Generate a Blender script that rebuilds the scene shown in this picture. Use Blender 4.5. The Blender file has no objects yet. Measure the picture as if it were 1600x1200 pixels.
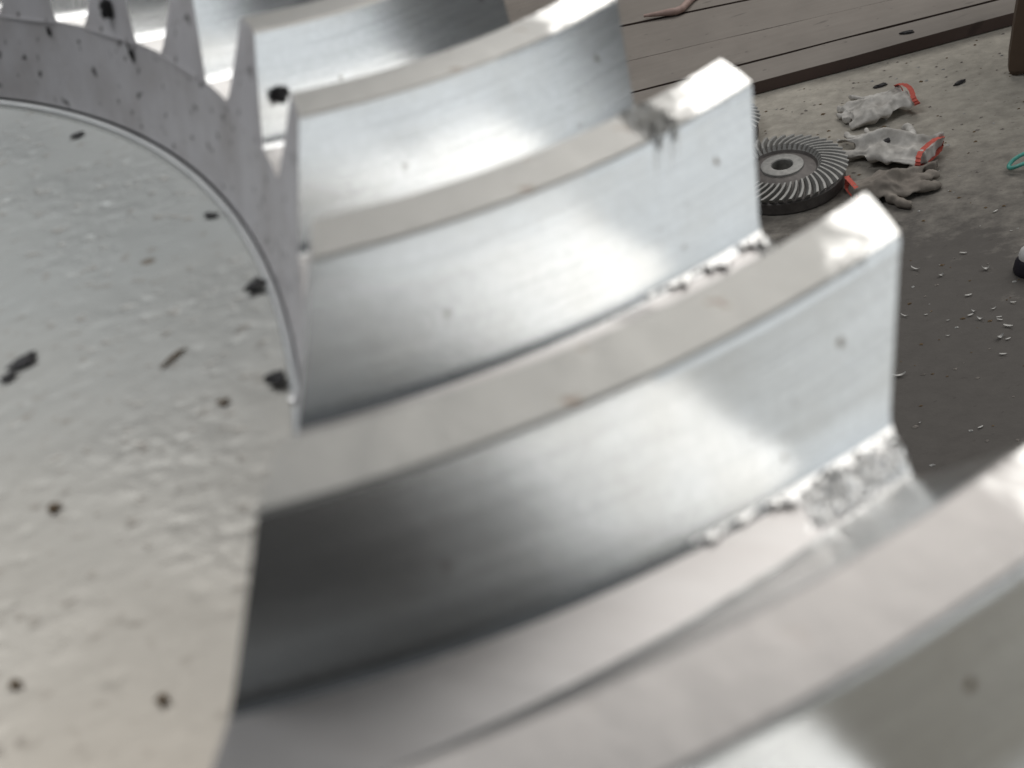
import bpy, bmesh, math, random
import numpy as np
from mathutils import Vector, Matrix, noise

random.seed(7)
sc = bpy.context.scene
COL = sc.collection

# ------------------------------------------------------------------ camera
cam_d = bpy.data.cameras.new('camera')
cam = bpy.data.objects.new('camera', cam_d)
COL.objects.link(cam)
CAM = Vector((0.33440056, -0.16602645, 1.33))
cam.matrix_world = Matrix(((0.9621998, 0.2723446, 0.0, CAM.x),
                           (-0.1665920, 0.5885732, -0.7910933, CAM.y),
                           (-0.2154500, 0.7611898, 0.6116955, CAM.z),
                           (0, 0, 0, 1)))
cam_d.sensor_fit = 'HORIZONTAL'
cam_d.sensor_width = 36.0
cam_d.lens = 40.772976
cam_d.clip_start = 0.01
cam_d.clip_end = 200
cam_d.dof.use_dof = True
cam_d.dof.focus_distance = 1.6
cam_d.dof.aperture_fstop = 20.0
sc.camera = cam

# ------------------------------------------------------------------ light
world = bpy.data.worlds.new('World')
sc.world = world
world.use_nodes = True
bg = world.node_tree.nodes['Background']
bg.inputs['Color'].default_value = (0.86, 0.93, 1.0, 1)
bg.inputs['Strength'].default_value = 0.07


def area(name, loc, target, sx, sy, power, color):
    l = bpy.data.lights.new(name, 'AREA')
    l.shape = 'RECTANGLE'
    l.size, l.size_y = sx, sy
    l.energy = power
    l.color = color
    o = bpy.data.objects.new(name, l)
    COL.objects.link(o)
    o.location = loc
    o.rotation_euler = (Vector(target) - Vector(loc)).to_track_quat('-Z', 'Y').to_euler()
    return o


area('workshop_window', (3.72, 3.02, 3.62), (0.25, 0.0, 1.2), 4.1, 3.2, 104, (1.0, 0.985, 0.96))
area('far_fill_light', (1.75, 4.35, 2.35), (0.3, 0.0, 1.2), 1.5, 1.1, 19, (1.0, 0.985, 0.96))  # added fill, not a seen window; whitens the outer ends of the lands
area('workshop_door', (4.0, -0.55, 1.15), (0.25, 0.0, 1.15), 4.2, 2.2, 25, (0.92, 0.97, 1.0))
area('roof_skylight', (-1.15, 1.42, 4.5), (0.2, 0.1, 1.2), 1.7, 1.9, 72, (0.96, 0.98, 1.0))

sc.view_settings.view_transform = 'Standard'
sc.view_settings.look = 'None'
sc.view_settings.exposure = 0.0
sc.view_settings.gamma = 1.0
sc.render.engine = 'CYCLES'
sc.cycles.max_bounces = 8
sc.cycles.diffuse_bounces = 4
sc.cycles.glossy_bounces = 5
sc.cycles.use_denoising = True


# ------------------------------------------------------------------ materials
class NT:
    def __init__(self, name):
        self.m = bpy.data.materials.new(name)
        self.m.use_nodes = True
        self.t = self.m.node_tree
        self.b = self.t.nodes['Principled BSDF']

    def n(self, typ, **kw):
        x = self.t.nodes.new(typ)
        for k, v in kw.items():
            if isinstance(v, (int, float, tuple, list)) and k in x.inputs.keys():
                x.inputs[k].default_value = v
            else:
                setattr(x, k, v)
        return x

    def l(self, a, b):
        self.t.links.new(a, b)

    def coord(self, kind='Object', scale=(1, 1, 1), rot=(0, 0, 0)):
        tc = self.n('ShaderNodeTexCoord')
        mp = self.n('ShaderNodeMapping')
        mp.inputs['Scale'].default_value = scale
        mp.inputs['Rotation'].default_value = rot
        self.l(tc.outputs[kind], mp.inputs['Vector'])
        return mp.outputs['Vector']

    def noise(self, vec, scale, detail=4, rough=0.55, dist=0.0):
        x = self.n('ShaderNodeTexNoise')
        x.inputs['Scale'].default_value = scale
        x.inputs['Detail'].default_value = detail
        x.inputs['Roughness'].default_value = rough
        x.inputs['Distortion'].default_value = dist
        if vec is not None:
            self.l(vec, x.inputs['Vector'])
        return x.outputs['Fac']

    def ramp(self, fac, *stops):
        r = self.n('ShaderNodeValToRGB')
        e = r.color_ramp.elements
        while len(e) < len(stops):
            e.new(0.5)
        for i, (p, c) in enumerate(stops):
            e[i].position = p
            e[i].color = (c, c, c, 1) if isinstance(c, (int, float)) else (*c, 1)
        self.l(fac, r.inputs['Fac'])
        return r.outputs['Color']

    def mix(self, fac, a, b, blend='MIX'):
        x = self.n('ShaderNodeMix', data_type='RGBA', blend_type=blend)
        for s, v in ((x.inputs[0], fac), (x.inputs[6], a), (x.inputs[7], b)):
            if hasattr(v, 'links'):
                self.l(v, s)
            else:
                s.default_value = v if isinstance(v, (int, float)) else (*v, 1) if len(v) == 3 else v
        return x.outputs[2]

    def math(self, op, a, b=0.0, c=0.0):
        x = self.n('ShaderNodeMath', operation=op)
        for s, v in zip(x.inputs, (a, b, c)):
            if hasattr(v, 'links'):
                self.l(v, s)
            else:
                s.default_value = v
        return x.outputs[0]

    def bump(self, h, strength, dist, prev=None):
        x = self.n('ShaderNodeBump')
        x.inputs['Strength'].default_value = strength
        x.inputs['Distance'].default_value = dist
        self.l(h, x.inputs['Height'])
        if prev is not None:
            self.l(prev, x.inputs['Normal'])
        return x.outputs['Normal']

    def set(self, **kw):
        for k, v in kw.items():
            s = self.b.inputs[k.replace('_', ' ')]
            if hasattr(v, 'links'):
                self.l(v, s)
            else:
                s.default_value = v if isinstance(v, (int, float)) else (*v, 1) if len(v) == 3 else v
        return self.m


def mat_flank():
    t = NT('ground_tooth_flank')
    uv = t.coord('UV', (2.2, 95, 1))
    st = t.noise(uv, 1.0, 5, 0.6)
    st2 = t.noise(t.coord('UV', (0.9, 14, 1)), 1.0, 3, 0.5)
    st3 = t.noise(t.coord('UV', (5.0, 330, 1)), 1.0, 4, 0.65)
    grn = t.noise(t.coord('Object'), 900, 2, 0.6)
    ob = t.coord('Object')
    blot = t.noise(ob, 45, 4, 0.6)
    spk = t.ramp(t.noise(ob, 210, 2, 0.5), (0.0, 1.0), (0.235, 1.0), (0.285, 0.0))
    base = t.mix(t.math('MULTIPLY_ADD', st3, 0.6, t.math('MULTIPLY', st2, 0.4)), (0.68, 0.695, 0.70), (0.90, 0.905, 0.90))
    ln = t.ramp(t.noise(t.coord('UV', (1.6, 150, 1)), 1.0, 3, 0.7), (0.30, 0.75), (0.52, 0.0))
    base = t.mix(t.math('MULTIPLY', ln, 0.62), base, (0.42, 0.42, 0.42))
    base = t.mix(t.ramp(grn, (0.38, 0.20), (0.55, 0.0)), base, (0.45, 0.45, 0.45))
    base = t.mix(t.ramp(blot, (0.45, 0.0), (0.75, 0.4)), base, (0.62, 0.60, 0.56))
    base = t.mix(spk, base, (0.20, 0.16, 0.12))
    # added darkening on one back flank, so the facing flank mirrors dark
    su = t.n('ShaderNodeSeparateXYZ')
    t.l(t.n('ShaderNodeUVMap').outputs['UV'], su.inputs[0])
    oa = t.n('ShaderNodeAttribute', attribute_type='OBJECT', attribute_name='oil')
    tint = t.math('ADD', su.outputs[0], t.math('MULTIPLY_ADD', blot, 0.3, -0.15))
    tint = t.math('MULTIPLY', t.ramp(tint, (0.40, 1.0), (0.66, 0.0)), t.math('MULTIPLY', t.math('LESS_THAN', su.outputs[1], 0.45), t.ramp(su.outputs[1], (0.10, 0.0), (0.19, 1.0))))
    tint = t.math('MULTIPLY', tint, oa.outputs['Fac'])
    base = t.mix(tint, base, (0.13, 0.125, 0.12))
    rough = t.math('ADD', t.math('MULTIPLY_ADD', st3, 0.12, 0.10), t.math('MULTIPLY_ADD', st, 0.08, 0.03))
    nrm = t.bump(st, 0.12, 0.0003)
    nrm = t.bump(st2, 0.05, 0.0010, nrm)
    nrm = t.bump(st3, 0.10, 0.0001, nrm)
    nrm = t.bump(grn, 0.04, 0.00008, nrm)
    return t.set(Base_Color=base, Metallic=0.97, Roughness=rough, Normal=nrm)


def mat_land():
    t = NT('worn_tooth_land')
    uv = t.n('ShaderNodeUVMap').outputs['UV']
    sx = t.n('ShaderNodeSeparateXYZ')
    t.l(uv, sx.inputs[0])
    ob = t.coord('Object')
    at = t.n('ShaderNodeAttribute', attribute_type='OBJECT', attribute_name='wear')
    n1 = t.noise(ob, 60, 5, 0.65, 0.3)
    n2 = t.noise(ob, 160, 3, 0.6)
    n = t.math('ADD', t.math('MULTIPLY', n1, 0.55), t.math('MULTIPLY', n2, 0.2))
    w = t.math('ADD', t.math('SUBTRACT', sx.outputs[0], at.outputs['Fac']), t.math('SUBTRACT', n, 0.375))
    mask = t.ramp(w, (0.48, 0.0), (0.56, 1.0))
    spk = t.ramp(n2, (0.0, 1.0), (0.26, 1.0), (0.33, 0.0))
    ox = t.mix(n1, (0.36, 0.35, 0.33), (0.52, 0.51, 0.48))
    ox = t.mix(spk, ox, (0.22, 0.15, 0.10))
    pa = t.n('ShaderNodeAttribute', attribute_type='OBJECT', attribute_name='pale')
    ox = t.mix(pa.outputs['Fac'], ox, (0.66, 0.615, 0.59))
    base = t.mix(mask, ox, (0.93, 0.92, 0.89))
    met = t.math('MULTIPLY_ADD', mask, 0.35, 0.6)
    rough = t.math('ADD', t.math('MULTIPLY_ADD', mask, -0.22, 0.43), t.math('MULTIPLY', n2, 0.1))
    tl = t.noise(t.coord('UV', (260, 2.0, 1)), 1.0, 3, 0.6)
    base = t.mix(t.math('MULTIPLY', tl, 0.35), base, (0.36, 0.34, 0.31))
    nrm = t.bump(n2, 0.35, 0.0006)
    nrm = t.bump(tl, 0.22, 0.0003, nrm)
    return t.set(Base_Color=base, Metallic=met, Roughness=rough, Normal=nrm)


def mat_wall():
    t = NT('turned_inner_cone')
    uv = t.coord('UV', (320, 2.0, 1))
    st = t.noise(uv, 1.0, 4, 0.6)
    ob = t.coord('Object')
    bl = t.noise(ob, 55, 4, 0.6)
    spk = t.ramp(t.noise(ob, 260, 2, 0.5), (0.0, 1.0), (0.29, 1.0), (0.36, 0.0))
    base = t.mix(st, (0.62, 0.60, 0.62), (0.76, 0.74, 0.755))
    base = t.mix(t.ramp(bl, (0.4, 0.0), (0.8, 0.5)), base, (0.34, 0.30, 0.28))
    base = t.mix(spk, base, (0.10, 0.09, 0.09))
    return t.set(Base_Color=base, Metallic=0.3, Roughness=0.45, Normal=t.bump(st, 0.2, 0.0005))


def mat_plate():
    t = NT('pitted_cast_plate')
    ob = t.coord('Object')
    stre = t.coord('Object', (1.0, 1.5, 1.0), (0, 0, 0.75))
    big = t.noise(ob, 9, 3, 0.5)
    pit = t.noise(stre, 210, 2, 0.5)
    lump = t.noise(stre, 200, 2, 0.45)
    patch = t.ramp(t.noise(ob, 20, 2, 0.5), (0.45, 0.10), (0.62, 1.0))
    fine = t.noise(ob, 900, 2, 0.5)
    sx = t.n('ShaderNodeSeparateXYZ')
    t.l(ob, sx.inputs[0])
    # the tint turns warmer toward one side of the casting
    tint = t.ramp(t.math('ADD', t.math('MULTIPLY_ADD', sx.outputs[1], -5.0, 0.40), t.math('MULTIPLY_ADD', big, 0.5, -0.25)), (0.0, 0.0), (0.8, 1.0))
    base = t.mix(big, (0.455, 0.465, 0.45), (0.55, 0.555, 0.525))
    base = t.mix(tint, base, (0.58, 0.515, 0.43))
    hole = t.ramp(pit, (0.0, 1.0), (0.27, 1.0), (0.40, 0.0))
    base = t.mix(t.math('MULTIPLY', hole, 0.5), base, (0.30, 0.25, 0.20))
    spk = t.ramp(t.noise(stre, 100, 1, 0.4), (0.0, 1.0), (0.17, 0.8), (0.22, 0.0))
    base = t.mix(spk, base, (0.20, 0.155, 0.11))
    h = t.math('MULTIPLY', t.math('SUBTRACT', lump, t.math('MULTIPLY', hole, 0.8)), patch)
    nrm = t.bump(h, 0.36, 0.0017)
    nrm = t.bump(fine, 0.10, 0.0003, nrm)
    rough = t.math('MULTIPLY_ADD', patch, -0.10, t.math('MULTIPLY_ADD', fine, 0.1, 0.53))
    return t.set(Base_Color=base, Metallic=0.32, Roughness=rough, Normal=nrm)


def mat_shiny():
    t = NT('bright_torn_steel')
    n = t.noise(t.coord('Object'), 400, 3, 0.6)
    base = t.mix(n, (0.90, 0.88, 0.85), (0.98, 0.97, 0.95))
    return t.set(Base_Color=base, Metallic=0.8, Roughness=0.28, Normal=t.bump(n, 0.5, 0.0006))


def mat_root():
    t = NT('gap_root_steel')
    ob = t.coord('Object')
    uv = t.coord('UV', (230, 1.2, 1))
    st = t.noise(uv, 1.0, 4, 0.6)
    n = t.noise(ob, 70, 4, 0.6)
    base = t.mix(n, (0.50, 0.48, 0.465), (0.66, 0.635, 0.62))
    base = t.mix(t.ramp(st, (0.35, 0.35), (0.6, 0.0)), base, (0.42, 0.38, 0.36))
    return t.set(Base_Color=base, Metallic=0.8, Roughness=0.36, Normal=t.bump(st, 0.25, 0.0006))


def mat_simple(name, c1, c2, scale, rough, metal=0.0, bump=0.3, bd=0.001, kind='Object', sv=(1, 1, 1)):
    t = NT(name)
    n = t.noise(t.coord(kind, sv), scale, 5, 0.6)
    return t.set(Base_Color=t.mix(t.ramp(n, (0.3, 0.0), (0.7, 1.0)), c1, c2), Roughness=rough, Metallic=metal,
                 Normal=t.bump(n, bump, bd))


def mat_floor():
    t = NT('dusty_workshop_concrete')
    ob = t.coord('Object')
    sx = t.n('ShaderNodeSeparateXYZ')
    t.l(ob, sx.inputs[0])
    n1 = t.noise(ob, 2.2, 6, 0.62, 0.4)
    n2 = t.noise(t.coord('Object', (1, 1.5, 1), (0, 0, 0.5)), 24, 7, 0.7)
    n3 = t.noise(ob, 140, 3, 0.6)
    # oily patch round the machine, dust elsewhere; part of the light falloff painted in
    dx = t.math('SUBTRACT', sx.outputs[0], 0.75)
    dy = t.math('SUBTRACT', sx.outputs[1], 0.80)
    rad = t.math('SQRT', t.math('ADD', t.math('MULTIPLY', dx, dx), t.math('MULTIPLY', dy, dy)))
    d = t.math('MULTIPLY_ADD', rad, 0.85, -0.68)
    d = t.math('ADD', d, t.math('MULTIPLY_ADD', n1, 0.9, -0.45))
    d = t.math('ADD', d, t.math('MULTIPLY_ADD', n2, 0.7, -0.35))
    dust = t.ramp(d, (0.0, 0.0), (0.95, 1.0))
    oil = t.mix(n2, (0.070, 0.062, 0.055), (0.118, 0.106, 0.095))
    du = t.mix(n2, (0.40, 0.365, 0.31), (0.60, 0.555, 0.475))
    base = t.mix(dust, oil, du)
    dk = t.ramp(t.noise(t.coord('Object', (1, 1.6, 1)), 62, 2, 0.5), (0.0, 1.0), (0.27, 0.8), (0.33, 0.0))
    base = t.mix(t.math('MULTIPLY', dk, 0.6), base, (0.06, 0.05, 0.045))
    h = t.math('ADD', n2, t.math('MULTIPLY', n3, 0.7))
    rough = t.math('MULTIPLY_ADD', dust, 0.25, 0.62)
    return t.set(Base_Color=base, Roughness=rough, Specular_IOR_Level=0.2, Normal=t.bump(h, 0.3, 0.0022))


def mat_wood(name, a, b, rough=0.75):
    t = NT(name)
    v = t.coord('Object', (1.2, 16, 16))
    g = t.noise(v, 3.0, 6, 0.65, 0.6)
    blot = t.noise(t.coord('Object'), 7, 4, 0.6)
    base = t.mix(g, a, b)
    base = t.mix(t.ramp(blot, (0.4, 0.0), (0.75, 0.5)), base, tuple(x * 0.72 for x in a))
    base = t.mix(t.ramp(t.noise(t.coord('Object', (1, 2, 1)), 38, 2, 0.5), (0.0, 0.8), (0.25, 0.6), (0.31, 0.0)), base, (0.06, 0.045, 0.04))
    oi = t.n('ShaderNodeObjectInfo')
    base = t.mix(t.math('MULTIPLY', oi.outputs['Random'], 0.45), base, tuple(x * 0.6 for x in b))
    kn = t.ramp(t.noise(t.coord('Object', (1.2, 4, 1)), 9, 1, 0.4), (0.0, 0.8), (0.20, 0.7), (0.27, 0.0))
    base = t.mix(kn, base, tuple(x * 0.45 for x in a))
    return t.set(Base_Color=base, Roughness=rough, Normal=t.bump(g, 0.35, 0.0015))


M_FLANK, M_LAND, M_WALL, M_PLATE = mat_flank(), mat_land(), mat_wall(), mat_plate()
M_SHINY, M_ROOT, M_FLOOR = mat_shiny(), mat_root(), mat_floor()
M_RIM = mat_simple('polished_rim_edge', (0.80, 0.81, 0.80), (0.95, 0.95, 0.93), 40, 0.33, 0.9, 0.05)
M_BODY = mat_simple('dull_gear_body', (0.22, 0.21, 0.20), (0.32, 0.31, 0.30), 60, 0.5, 0.5)
M_PLANK = mat_wood('dusty_grey_plank', (0.21, 0.18, 0.155), (0.31, 0.275, 0.24))
M_PLANK_SIDE = mat_wood('dark_sawn_edge', (0.075, 0.048, 0.040), (0.12, 0.08, 0.066))
M_LEG = mat_wood('brown_bench_wood', (0.085, 0.055, 0.035), (0.135, 0.088, 0.058), 0.6)
M_SG = mat_simple('dull_cast_gear_steel', (0.20, 0.195, 0.185), (0.33, 0.32, 0.30), 90, 0.55, 0.35)
M_SGD = mat_simple('dark_gear_side', (0.085, 0.075, 0.07), (0.14, 0.125, 0.115), 70, 0.55, 0.3)  # darker steel for the side wall, gap roots and web
M_GLOVE = mat_simple('soiled_white_cotton', (0.27, 0.25, 0.225), (0.66, 0.63, 0.585), 26, 0.9, 0, 0.5, 0.002)
M_GLOVE2 = mat_simple('oil_stained_cotton', (0.14, 0.12, 0.10), (0.28, 0.245, 0.21), 24, 0.9, 0, 0.5, 0.002)
M_RED = mat_simple('red_knit_cuff', (0.42, 0.07, 0.05), (0.58, 0.12, 0.085), 160, 0.85)
M_DARK = mat_simple('black_oily_grit', (0.012, 0.011, 0.012), (0.05, 0.045, 0.045), 500, 0.6, 0.2)
M_BROWN = mat_simple('rusty_grit', (0.09, 0.055, 0.025), (0.17, 0.11, 0.05), 500, 0.7, 0.1)
M_CHIP = mat_simple('pale_steel_swarf', (0.30, 0.29, 0.27), (0.50, 0.485, 0.46), 200, 0.5, 0.35)
M_HOSE = mat_simple('pinkish_rubber_hose', (0.30, 0.20, 0.17), (0.42, 0.30, 0.26), 60, 0.6)
M_TEAL = mat_simple('teal_plastic', (0.05, 0.27, 0.22), (0.10, 0.40, 0.33), 80, 0.4)
M_WHITE = mat_simple('white_plastic', (0.62, 0.60, 0.58), (0.78, 0.76, 0.74), 60, 0.4)
M_BLACK = mat_simple('black_rubber', (0.012, 0.010, 0.016), (0.03, 0.026, 0.035), 60, 0.5)
M_STAND = mat_simple('grey_machine_paint', (0.10, 0.115, 0.11), (0.15, 0.165, 0.16), 30, 0.45)


# ------------------------------------------------------------------ helpers
def empty(name, loc, label=None, cat=None, group=None, rz=0.0):
    o = bpy.data.objects.new(name, None)
    o.empty_display_size = 0.05
    COL.objects.link(o)
    o.location = loc
    o.rotation_euler = (0, 0, rz)
    tag(o, label, cat, group)
    return o


def tag(o, label=None, cat=None, group=None, kind=None):
    for k, v in (('label', label), ('category', cat), ('group', group), ('kind', kind)):
        if v:
            o[k] = v
    return o


def mesh_of(name, verts, faces, mats, midx=None, uvs=None, smooth=True, angle=35):
    me = bpy.data.meshes.new(name)
    me.from_pydata([tuple(v) for v in verts], [], faces)
    for m in mats:
        me.materials.append(m)
    if midx is not None:
        me.polygons.foreach_set('material_index', midx)
    if uvs is not None:
        ul = me.uv_layers.new(name='UVMap')
        li = np.empty(len(me.loops), dtype=np.int32)
        me.loops.foreach_get('vertex_index', li)
        ul.data.foreach_set('uv', np.asarray(uvs, dtype=np.float32)[li].ravel())
    bm = bmesh.new()
    bm.from_mesh(me)
    bmesh.ops.recalc_face_normals(bm, faces=bm.faces)
    bm.to_mesh(me)
    bm.free()
    if smooth:
        me.polygons.foreach_set('use_smooth', [True] * len(me.polygons))
        me.set_sharp_from_angle(angle=math.radians(angle))
    me.update()
    return me


def link(name, me, parent=None, loc=(0, 0, 0), rot=(0, 0, 0), label=None):
    o = bpy.data.objects.new(name, me)
    COL.objects.link(o)
    o.location = loc
    o.rotation_euler = rot
    if parent is not None:
        o.parent = parent
    if label:
        o['label'] = label
    return o


def revolve(name, prof, mats, n=240, midx=0, a0=0.0):
    """prof: list of (r, z); closed round the axis; UV u = angle fraction, v = along profile."""
    m = len(prof)
    vs, uv, fs = [], [], []
    for i in range(n):
        a = a0 + 2 * math.pi * i / n
        for j, (r, z) in enumerate(prof):
            vs.append((r * math.cos(a), r * math.sin(a), z))
            uv.append((i / n, j / max(1, m - 1)))
    for i in range(n):
        k = (i + 1) % n
        for j in range(m - 1):
            fs.append((i * m + j, k * m + j, k * m + j + 1, i * m + j + 1))
    return mesh_of(name, vs, fs, mats, [midx] * len(fs), uv, True, 30)


def grid_faces(nu, nv, closed_v=False, off=0):
    fs = []
    for i in range(nu - 1):
        for j in range(nv if closed_v else nv - 1):
            j2 = (j + 1) % nv
            fs.append((off + i * nv + j, off + i * nv + j2, off + (i + 1) * nv + j2, off + (i + 1) * nv + j))
    return fs


def tube(name, pts, radii, mat, parent=None, ns=10):
    vs = []
    pts = [Vector(p) for p in pts]
    for i, p in enumerate(pts):
        d = (pts[min(i + 1, len(pts) - 1)] - pts[max(i - 1, 0)]).normalized()
        u = d.cross(Vector((0, 0, 1)))
        if u.length < 1e-4:
            u = Vector((1, 0, 0))
        u.normalize()
        w = d.cross(u)
        r = radii[i] if hasattr(radii, '__len__') else radii
        for j in range(ns):
            a = 2 * math.pi * j / ns
            vs.append(p + (u * math.cos(a) + w * math.sin(a)) * r)
    fs = grid_faces(len(pts), ns, True)
    fs.append(tuple(range(ns)))
    fs.append(tuple(range((len(pts) - 1) * ns, len(pts) * ns)))
    return link(name, mesh_of(name, vs, fs, [mat]), parent)


def lump(seed, sx, sy, sz, rough=0.45, sub=3):
    bm = bmesh.new()
    bmesh.ops.create_icosphere(bm, subdivisions=sub, radius=1.0)
    for v in bm.verts:
        d = 1 + rough * noise.fractal(v.co * 1.3 + Vector((seed * 3.1, seed, 0)), 1.0, 2.0, 3)
        v.co = Vector((v.co.x * sx * d, v.co.y * sy * d, max(v.co.z, -0.45) * sz * d))
    vs = [v.co.copy() for v in bm.verts]
    fs = [tuple(v.index for v in f.verts) for f in bm.faces]
    bm.free()
    return vs, fs


# ------------------------------------------------------------------ the setting: floor
def plane_floor():
    vs = [(-9, -9, 0), (11, -9, 0), (11, 11, 0), (-9, 11, 0)]
    o = link('floor', mesh_of('floor', vs, [(0, 1, 2, 3)], [M_FLOOR], smooth=False))
    tag(o, 'dusty concrete workshop floor, pale by the boards and oily dark in front', None, None, 'structure')
    return o


plane_floor()


# ------------------------------------------------------------------ bevel gear generator
class Gear:
    """A spiral bevel gear lying flat, teeth up.  r and z are fractions of the outer tip radius R; z is
    measured downward from the plane of the inner tips.  phi runs clockwise seen from above."""

    def __init__(self, **k):
        self.__dict__.update(k)

    def fn(self, s):
        r = self.rt + (1 - self.rt) * s
        z = self.hh * s + self.zq * s * (1 - s)
        tw = self.psi * s + self.chi * s * s + self.c3 * s ** 3
        lw = self.lt + (self.lh - self.lt) * s + self.lq * s * (1 - s)
        ww = self.wt + (self.wh - self.wt) * s + self.wq * s * (1 - s)
        d = self.dt + (self.dh - self.dt) * s + self.dq * s * (1 - s)
        return r, z, tw, lw, ww, d

    def at(self, k, s, off, t):
        """point: tooth k, position s along the tooth (0 inner, 1 outer), angular offset, depth fraction t"""
        r, z, tw, lw, ww, d = self.fn(s)
        th = self.th0 - (self.phi0 + self.p * k + tw + off)
        rr = r - d * t
        return Vector((rr * math.cos(th), rr * math.sin(th), -(z + self.zh * d * t))) * self.R

    def profile(self, s):
        r, z, tw, lw, ww, d = self.fn(s)
        e = 0.0016
        side = [(ww + 0.012, 1.025), (ww + 0.005, 1.008), (ww + 0.0008, 0.975)]
        for t in (0.9, 0.75, 0.58, 0.4, 0.22, 0.08):
            side.append((lw + (ww - lw) * t ** 1.08, t))
        side.append((lw + 0.0006, 0.022))
        side.append((lw - e, 0.0))
        pr = [(-o, t) for o, t in side] + [(-lw * 0.4, -0.004), (lw * 0.4, -0.004)] + [(o, t) for o, t in reversed(side)]
        return pr

    def tooth_mesh(self, name, mats, ns, carve=None, k=0):
        vs, uv = [], []
        npf = None
        for i in range(ns):
            s = i / (ns - 1)
            pr = self.profile(s)
            npf = len(pr)
            for j, (o, t) in enumerate(pr):
                if carve:
                    o, t = carve(s, o, t)
                vs.append(self.at(k, s, o, t))
                uv.append((s, j / (npf - 1)))
        fs = grid_faces(ns, npf)
        nside = (npf - 2) // 2
        mi = []
        for i in range(ns - 1):
            for j in range(npf - 1):
                mi.append(1 if nside - 2 <= j <= nside + 2 else 0)
        # end caps as fans
        for base, row in ((0, 0), ((ns - 1) * npf, ns - 1)):
            ids = [base + j for j in range(npf)]
            for a in range(nside):
                b = npf - 1 - a
                if b - a > 1:
                    fs.append((ids[a], ids[a + 1], ids[b - 1], ids[b]))
                    mi.append(2)
        return mesh_of(name, vs, fs, mats, mi, uv, True, 28)


BIG = Gear(R=0.4, rt=0.78135, hh=0.06552, zq=0.01154, psi=-0.1686, chi=-0.03661, c3=0.02117, lt=0.01932, lh=0.01885,
           lq=-0.00174, wt=0.05221, wh=0.06637, wq=0.00498, dt=0.01991, dh=0.02253, dq=-0.00209, zh=2.53017,
           phi0=2.20949, p=2 * math.pi / 39, th0=math.radians(142.21))
HG = 1.33 - 0.08065128
gear = empty('bevel_gear', (0, 0, HG),
             'huge bright steel gear with curved teeth and a pitted inner plate, filling the foreground', 'gear')

RIM_R, RIM_Z = 0.7392 * BIG.R, -0.11717 * BIG.R


def nick(s, o, t):
    """two gouges hammered across the land of one tooth"""
    if t < 0.6:
        x = o / 0.02
        for c, wd, dp in ((0.668, 0.0050, 0.12), (0.712, 0.0050, 0.11)):
            u = (s - c - 0.020 * x) / wd
            g = math.exp(-u * u) * dp - 0.65 * dp * math.exp(-((abs(u) - 1.9) / 0.7) ** 2)
            fade = math.exp(-max(0, t) * 22.0) * (1 if x > -0.6 else 0.4)
            t += g * fade
    return o, t


def wob(sd, amp):
    """slightly uneven land: only the flat top moves"""
    def f(s, o, t):
        if t < -0.001:
            return o, t + 0.008 * amp * noise.noise(Vector((s * 26 + sd, o * 120, sd)))
        return o, t
    return f


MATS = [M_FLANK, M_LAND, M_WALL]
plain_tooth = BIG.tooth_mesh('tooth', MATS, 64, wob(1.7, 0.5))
special = {
    1: (BIG.tooth_mesh('tooth_polished', MATS, 90, wob(5.2, 0.5)), 'tooth with a mirror bright worn outer end'),
    2: (BIG.tooth_mesh('tooth_nicked', MATS, 520, nick), 'tooth with two gouges across its top land'),
    3: (BIG.tooth_mesh('tooth_chipped', MATS, 120, wob(9.4, 0.8)), 'tooth with a bright scuffed outer tip'),
}
WEAR = {1: 0.20, 2: 0.27, 3: 0.34, 4: 0.40}
for k in range(39):
    kk = k if k <= 19 else k - 39
    me, lab = special.get(kk, (plain_tooth, None))
    o = link('tooth', me, gear, rot=(0, 0, -kk * BIG.p), label=lab)
    o['oil'] = 1.0 if kk == 4 else 0.0  # switches on the added back-flank darkening for this one tooth
    o['pale'] = 0.75 if kk == 4 else 0.0
    o['wear'] = WEAR.get(kk, 0.3 + 0.1 * random.random())


def root_profile(n=24):
    pr = []
    for i in range(n + 1):
        r, z, tw, lw, ww, d = BIG.fn(i / n)
        pr.append(((r - d) * BIG.R, -(z + BIG.zh * d) * BIG.R))
    return pr


rp = root_profile()
link('root_ring', revolve('root_ring', rp, [M_ROOT], 468), gear)
rh, zh_ = rp[-1]
link('outer_cone', revolve('outer_cone', [(rh, zh_), (rh - 0.0035, zh_ - 0.009), (rh - 0.012, zh_ - 0.032), (rh - 0.016, zh_ - 0.034),
                                          (rh - 0.02, -0.115), (rh - 0.026, -0.12), (0.06, -0.12)], [M_BODY], 360), gear)
r0, z0 = rp[0]
link('inner_cone', revolve('inner_cone', [(r0, z0), (r0 * 0.6 + RIM_R * 0.4, z0 * 0.6 + RIM_Z * 0.4), (RIM_R + 0.0006, RIM_Z + 0.0018)],
                           [M_WALL], 468), gear)
bead = [(RIM_R - 0.0008 + 0.0014 * math.cos(a), RIM_Z + 0.0003 + 0.0012 * math.sin(a)) for a in [math.pi * (-0.08 + 1.16 * i / 10) for i in range(11)]]
link('rim_edge', revolve('rim_edge', bead, [M_RIM], 468), gear)


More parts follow.
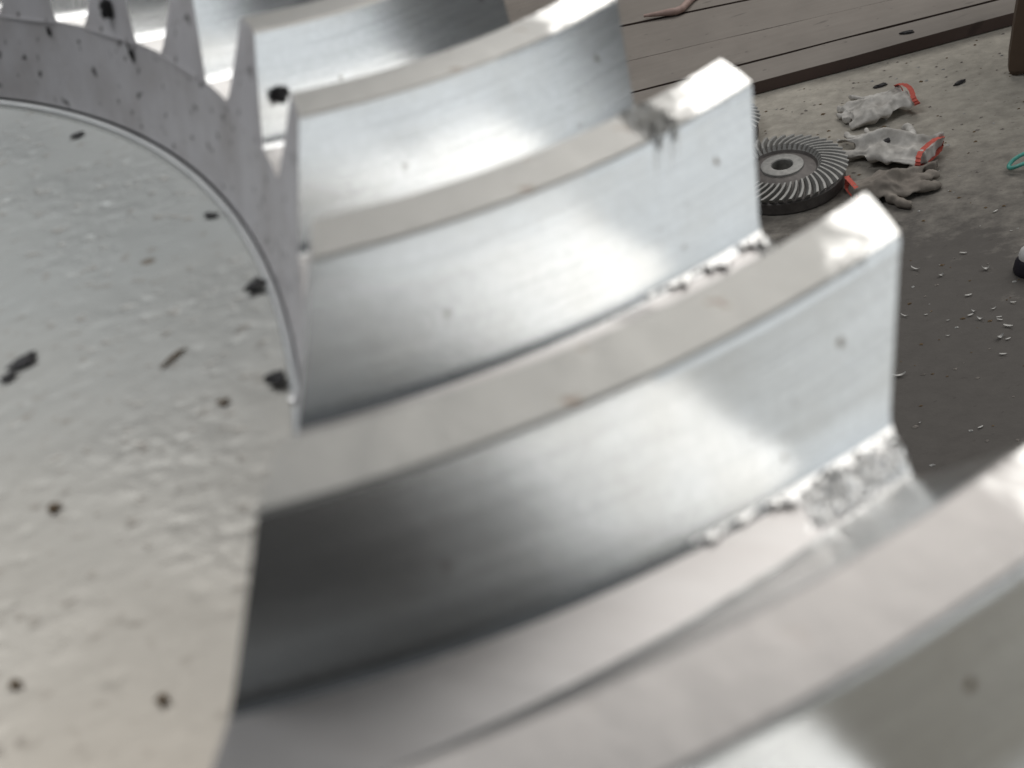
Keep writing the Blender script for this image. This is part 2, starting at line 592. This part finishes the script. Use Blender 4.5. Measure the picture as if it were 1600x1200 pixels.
def plate_mesh():
    """web plate with real hammered relief, finest where one sees it"""
    rr = [RIM_R - 0.0021 - 0.12 * (i / 110) ** 1.05 for i in range(111)] + [0.16, 0.145, 0.13]
    an = np.concatenate([np.linspace(-0.42, 1.15, 640), np.linspace(1.15, 2 * math.pi - 0.42, 120)[1:-1]])
    nv = len(rr)
    vs, uv = [], []
    for a in an:
        ca, sa = math.cos(a), math.sin(a)
        for i, r in enumerate(rr):
            p = Vector((r * ca, r * sa, 0))
            z = RIM_Z - 0.0002
            e = min(1.0, i / 5)
            q = Vector(((p.x + p.y) * 0.8, (p.y - p.x) * 1.2, 0))
            z += e * 0.00012 * noise.fractal(q * 110, 1.0, 2.1, 2)
            z -= e * 0.0010 * max(0.0, noise.noise(q * 190 + Vector((4, 9, 2))) - 0.36)
            z -= (r < 0.165) * 0.0
            vs.append((p.x, p.y, z))
            uv.append((a, r))
    n = len(an)
    fs = []
    for i in range(n):
        k = (i + 1) % n
        for j in range(nv - 1):
            fs.append((i * nv + j, k * nv + j, k * nv + j + 1, i * nv + j + 1))
    me = bpy.data.meshes.new('web_plate')
    me.from_pydata(vs, [], fs)
    me.materials.append(M_PLATE)
    me.polygons.foreach_set('use_smooth', [True] * len(fs))
    me.update()
    return me


link('web_plate', plate_mesh(), gear)
link('hub', revolve('hub', [(0.13, RIM_Z - 0.0002), (0.128, RIM_Z + 0.012), (0.122, RIM_Z + 0.016), (0.065, RIM_Z + 0.016),
                            (0.060, RIM_Z + 0.012), (0.060, -0.12)], [M_BODY], 160), gear)


# ---- burrs along the feet of the teeth, left by the cutter
def burr(k, s0, s1, hmax, seed, n=150):
    """thin torn foil of metal hanging from the foot of a flank"""
    vs = []
    for i in range(n):
        f = i / (n - 1)
        sp = s0 + (s1 - s0) * f
        ww = BIG.fn(sp)[4]
        p = BIG.at(k, sp, ww - 0.0006, 0.965)
        q = BIG.at(k, sp, ww + 0.02, 0.99)
        out = (q - p).normalized()
        up = Vector((0, 0, 1))
        al = (BIG.at(k, min(sp + 0.01, 1.02), ww, 1) - BIG.at(k, sp, ww, 1)).normalized()
        g = 0.42 + 0.9 * noise.noise(Vector((f * 9 + seed, seed, 0.3))) + 0.55 * noise.noise(Vector((f * 31, seed, 4.4)))
        h = hmax * (0.25 + 0.75 * f) * max(0.0, min(1.3, g)) + 0.0003
        if i in (0, n - 1):
            h = 0.0002
        c1 = noise.noise(Vector((f * 47, seed, 1.0)))
        c2 = noise.noise(Vector((f * 60, seed, 7.0)))
        m = p + out * h * 0.6 + up * h * (0.14 + 0.09 * c1) + al * h * 0.3 * c2
        e = p + out * h * (1.25 + 0.3 * c2) + up * h * (0.16 + 0.13 * c2) + al * h * 0.4 * c1
        w = Vector((0, 0, -0.00035))
        vs += [p, m, e, e + w, m + w, p + w]
    fs = grid_faces(n, 6, True)
    return link('burr', mesh_of('burr', vs, fs, [M_SHINY], None, None, True, 18), gear,
                label='bright ragged burr of torn metal along the foot of a tooth')


burr(2, 0.66, 1.0, 0.0042, 2.1)
burr(3, 0.60, 1.003, 0.0036, 7.7)


def torn_patch(k, s0, s1, amp, seed):
    """rough torn metal where the cutter broke out at the outer end of a gap"""
    nu, nv = 64, 34
    vs = []
    for i in range(nu):
        s = s0 + (s1 + 0.006 - s0) * i / (nu - 1)
        r, z, tw, lw, ww, d = BIG.fn(s)
        a, b = ww + 0.002, BIG.p - ww - 0.002
        for j in range(nv):
            o = a + (b - a) * j / (nv - 1)
            e = min(1, i / 30) * min(1, j / 3 + 0.3) * min(1, (nv - 1 - j) / 8)
            h = 0.35 + 0.7 * noise.noise(Vector((i * 0.30, j * 0.36, seed))) + 0.8 * noise.noise(Vector((i * 0.62, j * 0.75, seed + 3)))
            lipf = math.exp(-((i - nu + 4) / 5.0) ** 2)
            p = BIG.at(k, s, o, 0.992)
            p.z += -0.0009 + e * 0.0013 + e * amp * max(0.0, h) + lipf * amp * 0.25 * e
            if i == nu - 1:
                p.z -= 0.004
            vs.append(p)
    return link('burr', mesh_of('torn_patch', vs, grid_faces(nu, nv), [M_SHINY], None, None, True, 24), gear,
                label='torn glittering patch of metal at the outer end of a tooth gap')


torn_patch(3, 0.74, 1.0, 0.0011, 1.9)
torn_patch(2, 0.95, 1.0, 0.0009, 5.5)


# ---- grit and chips lying on the gear
def chip(name, loc, size, mat, label, seed, rz=0.0, bright=None, group='bits of dirt stuck on the big gear'):
    k_ = 0.62 if mat is M_DARK else 0.68
    vs, fs = lump(seed, size[0] * k_ * 1.15, size[1] * k_, size[2] * k_ * (0.6 if size[2] < 0.003 else 0.8), 0.75)
    o = link(name, mesh_of(name, vs, fs, [mat], None, None, True, 60), None, Vector(loc) + Vector((0, 0, HG)), (0, 0, rz))
    tag(o, label, 'grit', group)
    return o


chip('oily_clot', (0.2342, 0.0535, -0.0464), (0.0042, 0.0030, 0.0012), M_DARK, 'largest black oily clot, on the pitted plate near the frame edge', 1, 0.5)
chip('oily_clot', (0.2312, 0.0487, -0.0464), (0.0024, 0.0018, 0.001), M_DARK, 'black oily clot just below the largest clot on the pitted plate', 2, 0.5)
chip('grit_speck', (0.2743, 0.0970, -0.0464), (0.0026, 0.0016, 0.0012), M_DARK, 'dark grit speck on the plate just inside its upper right rim', 3, -0.4)
chip('grit_speck', (0.2295, 0.1731, -0.0464), (0.0028, 0.0022, 0.0012), M_DARK, 'dark grit speck on the plate below the top of its bright rim', 4, 0.4)
chip('rust_speck', (0.2487, 0.0002, -0.0464), (0.0015, 0.0015, 0.001), M_BROWN, 'small rusty brown speck alone in the middle of the pitted plate', 5)
chip('rust_speck', (0.2729, -0.0511, -0.0464), (0.0011, 0.0014, 0.0007), M_BROWN, 'rusty brown speck low on the plate near the dark tooth gap', 6)
chip('rust_speck', (0.2486, -0.0398, -0.0464), (0.0011, 0.0011, 0.0007), M_BROWN, 'rusty brown speck low on the plate by the left frame edge', 7)
chip('rust_speck', (0.2800, 0.0178, -0.0464), (0.0014, 0.0010, 0.0005), M_BROWN, 'faint rusty speck on the plate left of the lower black chip', 8)
chip('grit_sliver', (0.2684, 0.0384, -0.0466), (0.0042, 0.0007, 0.0005), M_BROWN, 'long thin brown sliver lying on the pitted plate', 9, 0.75)
chip('oily_chip', (0.2866, 0.0561, -0.0455), (0.0034, 0.0026, 0.0020), M_DARK, 'upper of two black chips at the right rim of the plate', 10, 0.2)
chip('oily_chip', (0.2909, 0.0190, -0.0455), (0.0026, 0.0036, 0.0024), M_DARK, 'lower of two black chips at the right rim of the plate', 11, 0.7)
chip('steel_flake', (0.2920, 0.0545, -0.0452), (0.0007, 0.0022, 0.0020), M_SHINY, 'bright steel flake beside the upper black chip on the rim', 12, 0.1, group='steel flakes beside the black chips')
chip('steel_flake', (0.2942, 0.0105, -0.0452), (0.0009, 0.0018, 0.0020), M_SHINY, 'bright steel flake beside the lower black chip on the rim', 13, 0.1, group='steel flakes beside the black chips')
chip('oily_clot', (0.2543, 0.1713, -0.0139), (0.0030, 0.0040, 0.0060), M_DARK, 'black clot on the grey inner cone at the top edge of the frame', 14, 0.3)
chip('grit_streak', (0.2580, 0.1591, -0.0245), (0.0010, 0.0012, 0.0060), M_DARK, 'dark upright streak of grit on the grey cone left of a gap root', 15, 0.0)
chip('grit_streak', (0.2280, 0.2001, -0.0239), (0.0010, 0.0012, 0.0030), M_DARK, 'short dark streak of grit on the grey cone in the top left corner', 16, 0.0)
pz = BIG.at(0, 0.055, BIG.fn(0.055)[4] - 0.012, 0.58)
chip('oily_chip', pz, (0.0024, 0.0024, 0.0040), M_DARK, 'black chip on a tooth flank beside the dark pointed tooth ends', 17, 0.2)

# ------------------------------------------------------------------ pedestal under the big gear
ped = empty('machine_stand', (0, 0, 0), 'grey round machine stand carrying the big gear', 'stand')
link('table', revolve('stand_table', [(0.001, HG - 0.16), (0.24, HG - 0.16), (0.25, HG - 0.15), (0.25, HG - 0.1215), (0.001, HG - 0.1215)],
                      [M_STAND], 64), ped)
link('column', revolve('stand_column', [(0.14, HG - 0.16), (0.12, HG - 0.22), (0.11, 0.2), (0.14, 0.08), (0.24, 0.05), (0.25, 0.004), (0.001, 0.004)],
                       [M_STAND], 64), ped)


# ------------------------------------------------------------------ small gears on the floor
SR = 0.137


def small_gear(loc, label, rz):
    g = Gear(R=SR, rt=0.60, hh=0.055, zq=0.0, psi=0.20, chi=0.05, c3=0.0, lt=0.026, lh=0.024, lq=0.0, wt=0.050, wh=0.052, wq=0,
             dt=0.055, dh=0.075, dq=0, zh=1.3, phi0=0, p=2 * math.pi / 44, th0=0)
    root = empty('small_bevel_gear', loc, label, 'gear', 'small bevel gears lying on the floor', rz)
    me = bpy.data.meshes.get('small_tooth')
    if me is None:
        me = g.tooth_mesh('small_tooth', [M_SG, M_SG, M_SG], 10)
        pr = []
        for i in range(9):
            r, z, tw, lw, ww, d = g.fn(i / 8)
            pr.append(((r - d) * SR, -(z + 1.3 * d) * SR))
        rO, zO = pr[-1]
        small_gear.parts = [
            ('root_ring', revolve('small_root', pr, [M_SGD], 132)),
            ('side_wall', revolve('small_side', [(rO, zO), (rO + 0.003, zO - 0.003), (rO + 0.003, -0.047), (rO - 0.001, -0.0495), (0.03, -0.0495)], [M_SGD], 132)),
            ('web', revolve('small_web', [pr[0], (pr[0][0] - 0.004, pr[0][1] - 0.006), (0.050, -0.0085), (0.044, -0.0075)], [M_SGD], 96)),
            ('hub', revolve('small_hub', [(0.046, -0.008), (0.045, -0.004), (0.043, -0.003), (0.024, -0.003), (0.0222, -0.005), (0.0222, -0.0495)], [M_SG], 96)),
        ]
    for nm, m in small_gear.parts:
        link(nm, m, root)
    for k in range(44):
        link('tooth', me, root, rot=(0, 0, -k * g.p))
    return root


small_gear((1.0175, 1.975, 0.0502), 'small dull gear lying on the floor beside the gloves, its round bore in view', 0.3)
small_gear((0.925, 2.262, 0.0502), 'small gear almost hidden behind a big tooth, only a fan of its teeth showing', 1.1)

# ------------------------------------------------------------------ boards at the back
PZ = 0.036
platform = empty('plank_platform', (1.2, 2.4, 0), 'low platform of dusty grey wooden planks across the back of the floor', 'platform')
PO = Vector((1.2, 2.4, 0))


def line(p, q):
    return lambda x: p[1] + (q[1] - p[1]) * (x - p[0]) / (q[0] - p[0])


front = line((1.104, 2.402), (1.726, 2.384))
l1 = line((0.8105, 2.532), (1.72, 2.477))
l2 = line((0.894, 2.955), (1.215, 2.897))
lmid = lambda x: l1(x) * 0.56 + l2(x) * 0.44
l3 = lambda x: l2(x) + 0.30
l4 = lambda x: l3(x) + 0.30
l5 = lambda x: l4(x) + 0.30


def plank(fa, fb, ga, gb, top, seed, x0=-1.6, x1=3.4):
    n, m = 40, 8
    vs = []
    for side in (top, 0.003):
        for i in range(n):
            x = x0 + (x1 - x0) * i / (n - 1)
            ya, yb = fa(x) + ga, fb(x) - gb
            for j in range(m):
                y = ya + (yb - ya) * j / (m - 1)
                wv = 0.0015 * noise.noise(Vector((x * 3, y * 9, seed)))
                if j in (0, m - 1):
                    y += 0.0025 * noise.noise(Vector((x * 7, seed, j)))
                ez = -0.002 if j in (0, m - 1) and side == top else 0
                vs.append(Vector((x, y, side + (wv + ez if side == top else 0))) - PO)
    N = n * m
    fs = grid_faces(n, m) + grid_faces(n, m, False, N)
    mi = [0] * len(fs)
    for i in range(n - 1):
        for j in (0, m - 1):
            a, b = i * m + j, (i + 1) * m + j
            fs.append((a, b, b + N, a + N))
            mi.append(1)
    for i in (0, n - 1):
        for j in range(m - 1):
            a, b = i * m + j, i * m + j + 1
            fs.append((a, b, b + N, a + N))
            mi.append(1)
    return link('plank', mesh_of('plank', vs, fs, [M_PLANK, M_PLANK_SIDE], mi, None, True, 30), platform)


plank(front, l1, 0.0, 0.004, PZ, 1)
plank(l1, lmid, 0.004, 0.0012, PZ + 0.001, 2)
plank(lmid, l2, 0.0012, 0.004, PZ + 0.0005, 3)
plank(l2, l3, 0.004, 0.002, PZ + 0.002, 4)
plank(l3, l4, 0.003, 0.002, PZ, 5)
plank(l4, l5, 0.003, 0.002, PZ + 0.001, 6)

# hose lying on the boards
hp = [(0.97, 2.948), (1.0, 2.938), (1.03, 2.928), (1.055, 2.918), (1.075, 2.925), (1.094, 2.948), (1.118, 2.975), (1.15, 3.0), (1.20, 3.03), (1.27, 3.08)]
sm = []
for i in range(len(hp) - 1):
    for q in range(5):
        f = q / 5
        sm.append((hp[i][0] * (1 - f) + hp[i + 1][0] * f, hp[i][1] * (1 - f) + hp[i + 1][1] * f, PZ + 0.0125))
o = tube('rubber_hose', sm, [0.004 + 0.006 * min(1, i / 12) for i in range(len(sm))], M_HOSE, None, 12)
tag(o, 'thin pinkish rubber hose lying bent across the back planks', 'hose')

# bench at the right: only the foot of one leg reaches the frame
bench = empty('wooden_bench', (1.652, 2.16, 0), 'brown wooden bench, one tapered leg foot at the top right corner', 'bench')


def leg(dx, dy, lean):
    rings = []
    prof = [(0.0, 0.020, 0.018), (0.014, 0.030, 0.026), (0.05, 0.035, 0.030), (0.15, 0.040, 0.034), (0.30, 0.044, 0.036), (0.43, 0.046, 0.037)]
    vs = []
    for z, a, b in prof:
        ox = lean * z
        c, s_ = math.cos(-0.5), math.sin(-0.5)
        for x, y in ((-a, -b), (-a * 0.6, -b * 1.12), (a * 0.6, -b * 1.12), (a, -b), (a * 1.08, 0), (a, b), (-a, b), (-a * 1.08, 0)):
            vs.append((dx + ox + x * c - y * s_, dy + x * s_ + y * c, z + (0.012 * (x > 0) if z < 0.005 else 0)))
    fs = grid_faces(len(prof), 8, True)
    fs.append(tuple(range(8)))
    fs.append(tuple(range((len(prof) - 1) * 8, len(prof) * 8)))
    return link('leg', mesh_of('bench_leg', vs, fs, [M_LEG], None, None, True, 25), bench)


leg(0, 0, 0.16)
leg(0.95, -0.30, -0.05)
leg(0.50, 0.34, 0.05)
leg(1.05, -0.02, -0.05)
sv = []
for z in (0.43, 0.47):
    for x, y in ((-0.10, 0.0), (0.92, -0.42), (1.10, 0.08), (0.08, 0.42)):
        sv.append((x, y, z))
link('seat', mesh_of('bench_seat', sv, [(0, 1, 2, 3), (4, 5, 6, 7), (0, 1, 5, 4), (1, 2, 6, 5), (2, 3, 7, 6), (3, 0, 4, 7)], [M_LEG], smooth=False), bench)


# ------------------------------------------------------------------ work gloves
def glove(loc, rz, label, mat, seed, bend, scale=1.0, spread=0.18, lift=0.0, fold=0.0, tuck=1.0, puff=1.0):
    """one crumpled cotton glove: cuff at the origin side (+x), fingers towards -x, lying on the floor"""
    rnd = random.Random(seed)
    bm = bmesh.new()

    def loft(pts, ns=14):
        rows = []
        for (p, a, b) in pts:
            row = []
            d = Vector((1, 0, 0))
            for j in range(ns):
                t = 2 * math.pi * j / ns
                row.append(bm.verts.new(Vector(p) + Vector((0, math.cos(t) * a, math.sin(t) * b))))
            rows.append(row)
        for r1, r2 in zip(rows, rows[1:]):
            for j in range(ns):
                bm.faces.new((r1[j], r1[(j + 1) % ns], r2[(j + 1) % ns], r2[j]))
        bm.faces.new(rows[0])
        bm.faces.new(list(reversed(rows[-1])))

    H = 0.017
    loft([((0.070, 0, H), 0.046, 0.016), ((0.045, 0, H), 0.043, 0.016), ((0.015, 0.002, H + 0.003), 0.044, 0.018),
          ((-0.025, 0, H + 0.003), 0.050, 0.019), ((-0.055, 0, H), 0.047, 0.015), ((-0.068, 0, H), 0.038, 0.011)])
    for q in range(4):
        y = -0.033 + q * 0.022
        L = (0.062, 0.076, 0.072, 0.055)[q] * tuck
        pts = []
        curl = bend * (0.6 + 0.8 * rnd.random())
        px, py, pz_ = -0.055, y, 0.014
        ang = spread * (q - 1.5) * (0.6 + 0.6 * rnd.random())
        up = 0.35 * rnd.random()
        for i in range(7):
            r = 0.0115 - 0.0005 * i
            if i == 6:
                r *= 0.55
            pts.append(((px, py, max(pz_, 0.009)), r, r * 0.9))
            st = L / 6
            px -= st * math.cos(ang)
            py += st * math.sin(ang)
            pz_ += st * (up - 0.12 * i)
            ang += curl * 0.2
        loft(pts, 10)
    pts = []
    px, py = 0.012, 0.036
    ang = 1.0
    for i in range(6):
        r = 0.014 - 0.0008 * i
        pts.append(((px, py, 0.013), r, r * 0.9))
        px -= 0.012 * math.cos(ang)
        py += 0.012 * math.sin(ang)
        ang -= 0.1
    loft(pts, 10)
    bmesh.ops.recalc_face_normals(bm, faces=bm.faces)
    me = bpy.data.meshes.new('glove_rough')
    bm.to_mesh(me)
    bm.free()
    tmp = bpy.data.objects.new('glove_tmp', me)
    COL.objects.link(tmp)
    md = tmp.modifiers.new('r', 'REMESH')
    md.mode = 'VOXEL'
    md.voxel_size = 0.0032
    dg = bpy.context.evaluated_depsgraph_get()
    me2 = bpy.data.meshes.new_from_object(tmp.evaluated_get(dg))
    bpy.data.objects.remove(tmp)
    bpy.data.meshes.remove(me)
    me2.name = 'glove_fabric'
    SV = Vector((seed * 5.3, seed * 2.1, seed))

    def crump(c, n):
        q = Vector((c.x * 22, c.y * 34, c.z * 12))
        rid = 1 - abs(noise.noise(q + SV)) * 2.0
        rid2 = 1 - abs(noise.noise(q * 2.1 + SV * 2)) * 2.0
        c = c + n * (0.0085 * (rid - 0.55) + 0.0030 * (rid2 - 0.5))
        # sideways twist and a fold ridge down the back
        c = c + Vector((0, 0.010 * noise.noise(Vector((c.x * 14, 0, seed))), 0))
        c.z += fold * 0.018 * math.exp(-((c.y - 0.012 - c.x * 0.35) / 0.011) ** 2) * (c.z > 0.012)
        c.z += lift * max(0, c.x) * 0.25
        c.y *= 1.12
        c.z = max(c.z * puff * (0.85 + 0.35 * noise.noise(Vector((c.x * 16, c.y * 16, seed + 3)))), 0.0015 + 0.001 * noise.noise(q))
        return c

    new = [crump(v.co.copy(), v.normal.copy()) for v in me2.vertices]
    for v, c in zip(me2.vertices, new):
        v.co = c
    me2.materials.clear()
    me2.materials.append(mat)
    me2.polygons.foreach_set('use_smooth', [True] * len(me2.polygons))
    me2.update()
    root = empty('work_glove', loc, label, 'glove', 'cotton work gloves with red cuffs', rz)
    root.scale = (scale,) * 3
    link('fabric', me2, root)
    # red knitted cuff band: a flattened open sleeve
    vs = []
    ns, nr = 40, 5
    for i in range(nr):
        x = 0.063 + 0.011 * i / (nr - 1)
        for j in range(ns):
            t = 2 * math.pi * j / ns
            rib = 1 + 0.03 * math.cos(20 * t)
            c = Vector((x + 0.004 * math.sin(3 * t + seed), math.cos(t) * 0.0525 * rib, 0.018 + math.sin(t) * 0.0165 * rib))
            c = c + Vector((0, 0.010 * noise.noise(Vector((c.x * 14, 0, seed))), 0))
            c.z += lift * max(0, c.x) * 0.25
            c.z = max(c.z + 0.004 * noise.noise(Vector((c.y * 30, seed, 0))), 0.002)
            vs.append(c)
    fs = grid_faces(nr, ns, True)
    link('cuff', mesh_of('glove_cuff', vs, fs, [M_RED]), root)
    return root


# directions: cuff towards +x of the glove
def aim(cuff, tip):
    d = Vector(cuff) - Vector(tip)
    return math.atan2(d.y, d.x)


def glove_at(cuff, tip, *a, **k):
    """cuff centre and finger tip on the floor"""
    c, t = Vector(cuff), Vector(tip)
    sc_ = k.pop('size', (c - t).length / 0.20)
    ax = (c - t).normalized()
    o_ = c - ax * 0.072 * sc_
    return glove((o_.x, o_.y, 0.001), aim(cuff, tip), *a, scale=sc_, **k)


glove_at((1.378, 2.150), (1.245, 2.150), 'white cotton glove with red cuff, farthest of the gloves, fingers tucked under', M_GLOVE, 3, 1.3, fold=0.5, lift=0.6, tuck=0.5, size=1.0)
glove_at((1.309, 1.889), (1.175, 2.065), 'white cotton glove with red cuff and sharp folds, nearest the small gear', M_GLOVE, 5, 0.4, fold=1.2, lift=0.4, size=1.12)
glove_at((1.118, 1.850), (1.268, 1.830), 'oil-darkened glove with red cuff, half hidden by a tooth tip of the big gear', M_GLOVE2, 8, -0.5, fold=0.9, size=0.95)


# ------------------------------------------------------------------ swarf and scraps on the floor
def shaving_mesh(seed, L, w, curl):
    rnd = random.Random(seed)
    n = 9
    vs = []
    for i in range(n):
        f = i / (n - 1) - 0.5
        a = curl * f
        c = Vector((L * math.sin(a) / max(curl, 0.01), 0, 0.0012 + 0.35 * L * (1 - math.cos(a * 1.3))))
        ww = w * (1 - 1.6 * abs(f) ** 2)
        tw = 0.5 * math.sin(f * 3 + seed)
        for s_ in (-1, 1):
            for z_ in (0, 0.0006):
                vs.append(c + Vector((0, s_ * ww * math.cos(tw), z_ + abs(s_ * ww * math.sin(tw)) * 0.7)))
    fs = []
    for i in range(n - 1):
        a, b = i * 4, (i + 1) * 4
        for p, q in ((0, 1), (1, 3), (3, 2), (2, 0)):
            fs.append((a + p, a + q, b + q, b + p))
    fs += [(0, 1, 3, 2), ((n - 1) * 4, (n - 1) * 4 + 1, (n - 1) * 4 + 3, (n - 1) * 4 + 2)]
    return mesh_of('shaving', vs, fs, [M_CHIP])


SM = [shaving_mesh(i, 0.016 + 0.004 * (i % 3), 0.0022 + 0.0006 * (i % 2), 0.8 + 0.5 * i) for i in range(4)]
spots = [(1.1658, 1.438), (1.2217, 1.3857), (1.1844, 1.3836), (1.1522, 1.3916), (1.1817, 1.3581), (1.1425, 1.3839), (1.1031, 1.3871),
         (1.1515, 1.367), (1.1792, 1.3511), (1.1827, 1.3291), (1.0841, 1.3478), (1.1561, 1.3066), (1.1662, 1.2977), (1.1398, 1.2644),
         (0.9673, 1.2825), (0.9479, 1.1627), (1.0261, 1.1166), (1.0779, 1.4185), (1.0436, 1.4316), (1.1512, 1.5149), (1.2173, 1.5618),
         (1.3314, 1.6618), (1.1203, 1.5546), (1.2281, 1.497), (1.3249, 1.5882)]
for i, (x, y) in enumerate(spots):
    o = link('metal_shaving', SM[i % 4], None, (x, y, 0.001), (0, 0, random.uniform(-0.9, 0.4)))
    s_ = random.choice((0.35, 0.5, 0.6, 0.8, 1.05))
    o.scale = (s_, s_, s_)
    tag(o, 'pale curled metal shaving scattered on the dark oily floor', 'metal shaving', 'pale metal shavings on the dark floor')

# loose crumbs of dirt over the whole floor in view: nobody could count them
cv, cf = [], []
rc = random.Random(11)
for i in range(800):
    x, y = rc.uniform(0.6, 2.2), rc.uniform(0.8, 2.38)
    r = rc.uniform(0.0010, 0.0034) * (1.0 if y < 1.9 else 1.35)
    a = rc.uniform(0, 6.28)
    b = len(cv)
    for j in range(4):
        t = a + j * math.pi / 2
        q = r * rc.uniform(0.6, 1.3)
        cv.append((x + q * math.cos(t) * 1.6, y + q * math.sin(t), 0.0005))
    cv.append((x, y, r * 0.8))
    cf += [(b, b + 1, b + 4), (b + 1, b + 2, b + 4), (b + 2, b + 3, b + 4), (b + 3, b, b + 4)]
o = link('floor_debris', mesh_of('floor_debris', cv, cf, [M_BROWN, M_PLANK, M_CHIP], [(i // 4 * 7919) % 12 // 5 for i in range(len(cf))], None, False))
tag(o, 'loose crumbs of dirt and swarf strewn over the floor', None, None, 'stuff')

for i, (x, y, z, s_, lab) in enumerate([
        (1.5158, 2.1837, 0.0, 1.0, 'dark scrap on the pale floor near the bench leg'),
        (1.3640, 2.2731, 0.0, 1.0, 'dark thin scrap on the floor beyond the farthest glove'),
        (1.5001, 2.4280, PZ, 0.9, 'dark scrap lying on the front plank')]):
    vs, fs = lump(40 + i, 0.016, 0.0055, 0.005)
    o = link('dark_scrap', mesh_of('dark_scrap', vs, fs, [M_DARK]), None, (x, y, z + 0.002), (0, 0, 0.35 - 0.3 * i))
    tag(o, lab, 'scrap', 'dark scraps on the floor and boards')
vs, fs = lump(51, 0.012, 0.010, 0.008)
o = link('rag_knot', mesh_of('rag_knot', vs, fs, [M_DARK]), None, (1.247, 1.965, 0.040), (0, 0, 0.4))
tag(o, 'small black oily lump resting on the folded white glove', 'lump')

# teal ring, edge of frame
tp = [(1.467 + 0.045 * math.cos(a), 1.782 + 0.016 * math.sin(a), 0.010 + 0.012 * math.sin(a) ** 2) for a in [2 * math.pi * i / 48 for i in range(49)]]
o = tube('plastic_ring', tp, 0.004, M_TEAL, None, 10)
tag(o, 'teal plastic ring on the floor at the right edge of the frame', 'ring')
# white capped black thing, edge of frame
can = empty('spray_nozzle', (1.290, 1.459, 0), 'white topped black rubber piece on the floor at the right frame edge', 'nozzle')
link('body', revolve('nozzle_body', [(0.001, 0.001), (0.026, 0.001), (0.027, 0.004), (0.024, 0.022), (0.018, 0.030), (0.001, 0.030)], [M_BLACK], 32), can)
link('cap', revolve('nozzle_cap', [(0.0185, 0.0302), (0.019, 0.036), (0.016, 0.046), (0.010, 0.052), (0.001, 0.053)], [M_WHITE], 32), can)
